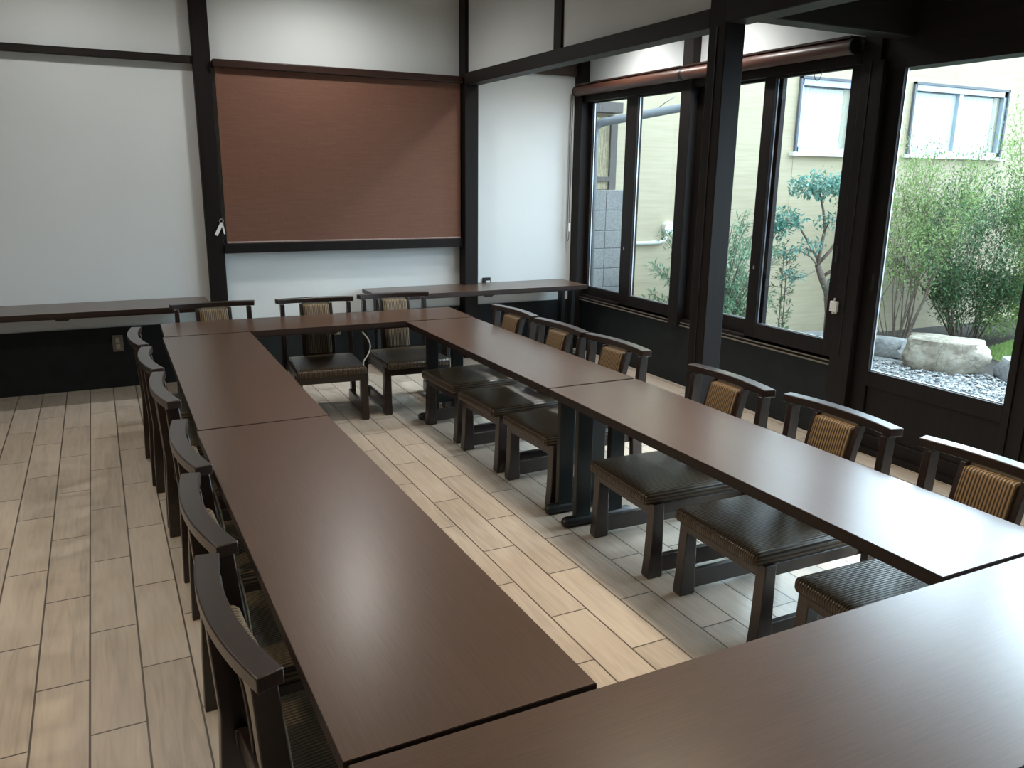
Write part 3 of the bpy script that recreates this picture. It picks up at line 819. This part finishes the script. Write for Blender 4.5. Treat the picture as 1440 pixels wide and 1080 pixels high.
# big bush behind the boulder (several neighbours merging)
fl = lambda q: q.y < 1.3
def bush_stems(r, n, spread, h, rad, depth):
    st = []
    for k in range(n):
        a = r.uniform(0, 2*PI); s = r.uniform(.2, 1)*spread
        st.append(((math.cos(a)*.18*r.random(), math.sin(a)*.12*r.random(), -.05), (math.cos(a)*s, math.sin(a)*s*.6, 1), h*r.uniform(.75,1.1), rad*r.uniform(.6,1.2), depth))
    return st
wallclip = lambda yb: (lambda q: q.y+yb < YN-.03)
plant('garden_bush', (7.40, 5.72, GZ), 'airy green bush with bare arching stems, left half of the door view', 'bush', 11,
      bush_stems(random.Random(1), 17, .5, .70, .011, 3), M['leaf_green'], .036, .015, 6, .11, clip=wallclip(5.72), bend=.3, split=2, spread=.5, shrink=.80, up=.16)
plant('garden_bush', (8.45, 5.66, GZ), 'dense dark green bush right behind the big boulder', 'bush', 12,
      bush_stems(random.Random(2), 16, .8, .58, .011, 3) + bush_stems(random.Random(9), 11, 1.2, .33, .008, 3), M['leaf_dark'], .042, .019, 8, .13, clip=wallclip(5.66), bend=.3, split=2, spread=.6, shrink=.84, up=.10)
plant('garden_bush', (9.30, 5.40, GZ), 'bright green leafy bush at the right edge of the door view', 'bush', 13,
      bush_stems(random.Random(5), 20, .65, .66, .011, 3) + bush_stems(random.Random(8), 12, 1.3, .30, .008, 3), M['leaf_green'], .044, .019, 9, .14, clip=wallclip(5.40), bend=.3, split=2, spread=.6, shrink=.86, up=.14)
# small tree with blue green pads of leaves
def small_tree():
    base = Vector((6.22, 5.6, GZ)); r = random.Random(21)
    root = tag(empty('small_tree', base), 'small tree with crooked trunk and blue-green leaf clusters, in the second window', 'tree')
    wood = MB(); lf = MB()
    W = lambda x, y, z: Vector((x, y, z))-base
    trunk = [W(6.27,5.6,GZ), W(6.25,5.6,.25), W(6.20,5.6,.45), W(6.10,5.6,.60), W(6.03,5.6,.72)]
    wood.tube(trunk, [.045,.04,.036,.034,.028], 8)
    br = [([W(6.03,5.6,.72), W(6.03,5.58,.90), W(6.08,5.6,1.05), W(6.03,5.6,1.22), W(5.96,5.6,1.38)], .02),
          ([W(6.03,5.6,.72), W(6.12,5.55,.85), W(6.22,5.5,1.05), W(6.22,5.5,1.25), W(6.28,5.5,1.40)], .018),
          ([W(6.10,5.6,.60), W(6.22,5.5,.72), W(6.34,5.45,.95), W(6.40,5.45,1.20)], .018),
          ([W(6.03,5.6,.76), W(5.93,5.65,.93), W(5.82,5.65,1.05), W(5.70,5.65,1.10), W(5.55,5.65,1.12)], .013),
          ([W(6.02,5.6,.72), W(5.88,5.55,.80), W(5.74,5.55,.86), W(5.60,5.55,.88)], .010),
          ([W(6.00,5.6,.66), W(5.85,5.5,.66), W(5.72,5.5,.62), W(5.62,5.5,.63)], .007)]
    for pts, rad in br: wood.tube(pts, [rad*(1-.6*i/(len(pts)-1)) for i in range(len(pts))], 6)
    pads = [((5.92,5.6,1.44), (.30,.22,.12), 520), ((6.25,5.5,1.46), (.26,.2,.11), 420), ((5.55,5.65,1.14), (.26,.2,.12), 430), ((5.42,5.6,1.06), (.16,.15,.10), 170),
            ((6.42,5.45,1.30), (.2,.2,.14), 250), ((5.88,5.55,.90), (.16,.12,.06), 70), ((5.62,5.5,.64), (.14,.1,.06), 70), ((5.55,5.55,.86), (.16,.12,.07), 70), ((6.2,5.55,.50), (.10,.08,.10), 50), ((6.02,5.55,1.12), (.14,.12,.10), 60)]
    for c, s, n in pads:
        c = W(*c)
        for k in range(n):
            v = rvec(r); p = c+Vector((v.x*s[0], v.y*s[1], v.z*s[2]))
            leafquad(lf, p, rvec(r)+Vector((0,0,-.2)), Vector((0,0,1))+rvec(r)*.5, .055*r.uniform(.7,1.2), .026)
        for k in range(max(3, n//40)):
            v = rvec(r); wood.tube([c-Vector((0,0,s[2])), c+Vector((v.x*s[0]*.5, v.y*s[1]*.5, v.z*s[2]*.3)), c+Vector((v.x*s[0], v.y*s[1], v.z*s[2]))], [.005,.004,.002], 4)
    wood.build('branches', M['bark'], root, smooth='all'); lf.build('foliage', M['leaf_teal'], root)
small_tree()
# thin nandina stalk
def stalk():
    base = Vector((5.60, 5.6, GZ)); r = random.Random(31)
    root = tag(empty('thin_shrub', base), 'thin upright shrub with sparse leaves left of the small tree', 'shrub')
    wood = MB(); lf = MB()
    for ox, hh in ((0, 1.12), (.045, 1.0)):
        wood.tube([(ox,0,0), (ox+.01,0,.5), (ox-.01,0,hh)], [.008,.006,.003], 6)
        for k in range(14):
            z = .25+(hh-.25)*k/13
            for j in range(2):
                a = r.uniform(0, 2*PI); d = Vector((math.cos(a), math.sin(a)*.6, .25)); ln = r.uniform(.06,.13)
                p0 = Vector((ox, 0, z)); p1 = p0+d*ln; wood.tube([p0, p1], .002, 4)
                for q in range(5): leafquad(lf, p0.lerp(p1, .4+.15*q), d+rvec(r)*.9, Vector((0,0,1)), .055, .018)
    wood.build('branches', M['bark'], root, smooth='all'); lf.build('foliage', M['leaf_dark'], root)
stalk()
# feathery shrub behind the post
def feathery():
    base = Vector((4.88, 5.65, GZ)); r = random.Random(41)
    root = tag(empty('feathery_shrub', base), 'feathery pale green shrub half hidden by the freestanding post', 'shrub')
    wood = MB(); lf = MB()
    for k in range(105):
        a = r.uniform(0, 2*PI); sp = r.uniform(.05,.62); hh = r.uniform(.45,1.60)*(1-.45*sp)
        p = [Vector((0,0,0)), Vector((math.cos(a)*sp*.35, math.sin(a)*sp*.3, hh*.5)), Vector((math.cos(a)*sp*.8, math.sin(a)*sp*.6, hh*.85)), Vector((math.cos(a)*sp*1.15, math.sin(a)*sp*.8, hh))]
        wood.tube(p, [.008,.006,.004,.002], 5, cap=False)
        for i in range(1, 4):
            for j in range(15):
                q = p[i-1].lerp(p[i], j/15) if i > 1 or j > 4 else None
                if q is None: continue
                for e in range(3):
                    d = Vector((math.cos(a)*.5, math.sin(a)*.5, .2))+rvec(r)
                    leafquad(lf, q+rvec(r)*.05, d, Vector((0,0,1))+rvec(r)*.4, .07*r.uniform(.6,1.2), .015)
    wood.build('branches', M['bark'], root, smooth='all'); lf.build('foliage', M['leaf_feather'], root)
feathery()
# moss mound at the right and soil tufts
mb = MB(); r = random.Random(51)
for k in range(5200):
    a = r.uniform(0, 2*PI); q = math.sqrt(r.random()); x = 8.55+math.cos(a)*q*.75; y = 4.75+math.sin(a)*q*.55
    z = GZ-.03+.17*(1-q*q)
    leafquad(mb, Vector((x,y,z)), Vector((r.uniform(-.6,.6), r.uniform(-.6,.6), 1)), Vector((1,0,0)), r.uniform(.03,.06), .008)
dome = []
for i in range(7):
    q = 1-i/6; dome.append([Vector((8.55+.75*max(q,.02)*math.cos(2*PI*k/24), 4.75+.55*max(q,.02)*math.sin(2*PI*k/24), GZ-.03+.17*(1-q*q))) for k in range(24)])
mb.loft(dome)
tag(mb.build('grass_mound', M['leaf_green']), 'low bright green grass mound right of the boulder', 'grass', kind='stuff')

# ------------------------------------------------------------------ sky and exposure
wd = bpy.data.worlds.new('sky'); S.world = wd; wd.use_nodes = True
nt = wd.node_tree; nt.nodes.clear()
o = nt.nodes.new('ShaderNodeOutputWorld'); bg = nt.nodes.new('ShaderNodeBackground')
# bright hazy overcast: an even veil plus a wide glow where the sun stands behind cloud
bg.inputs[0].default_value = (.66, .84, 1.0, 1)
tc = nt.nodes.new('ShaderNodeTexCoord'); dt = nt.nodes.new('ShaderNodeVectorMath'); dt.operation = 'DOT_PRODUCT'
sd = Vector((.84, .22, .50)).normalized(); dt.inputs[1].default_value = sd
nt.links.new(tc.outputs['Generated'], dt.inputs[0])
mx = nt.nodes.new('ShaderNodeMath'); mx.operation = 'MAXIMUM'; mx.inputs[1].default_value = 0; nt.links.new(dt.outputs['Value'], mx.inputs[0])
pw = nt.nodes.new('ShaderNodeMath'); pw.operation = 'POWER'; pw.inputs[1].default_value = 3.2; nt.links.new(mx.outputs[0], pw.inputs[0])
ml = nt.nodes.new('ShaderNodeMath'); ml.operation = 'MULTIPLY_ADD'; ml.inputs[1].default_value = 17; ml.inputs[2].default_value = 4.0; nt.links.new(pw.outputs[0], ml.inputs[0])
nt.links.new(ml.outputs[0], bg.inputs[1])
nt.links.new(bg.outputs[0], o.inputs[0])
S.view_settings.view_transform = 'Standard'; S.view_settings.look = 'None'
S.view_settings.exposure = 0; S.view_settings.gamma = 1; S.view_settings.use_curve_mapping = False
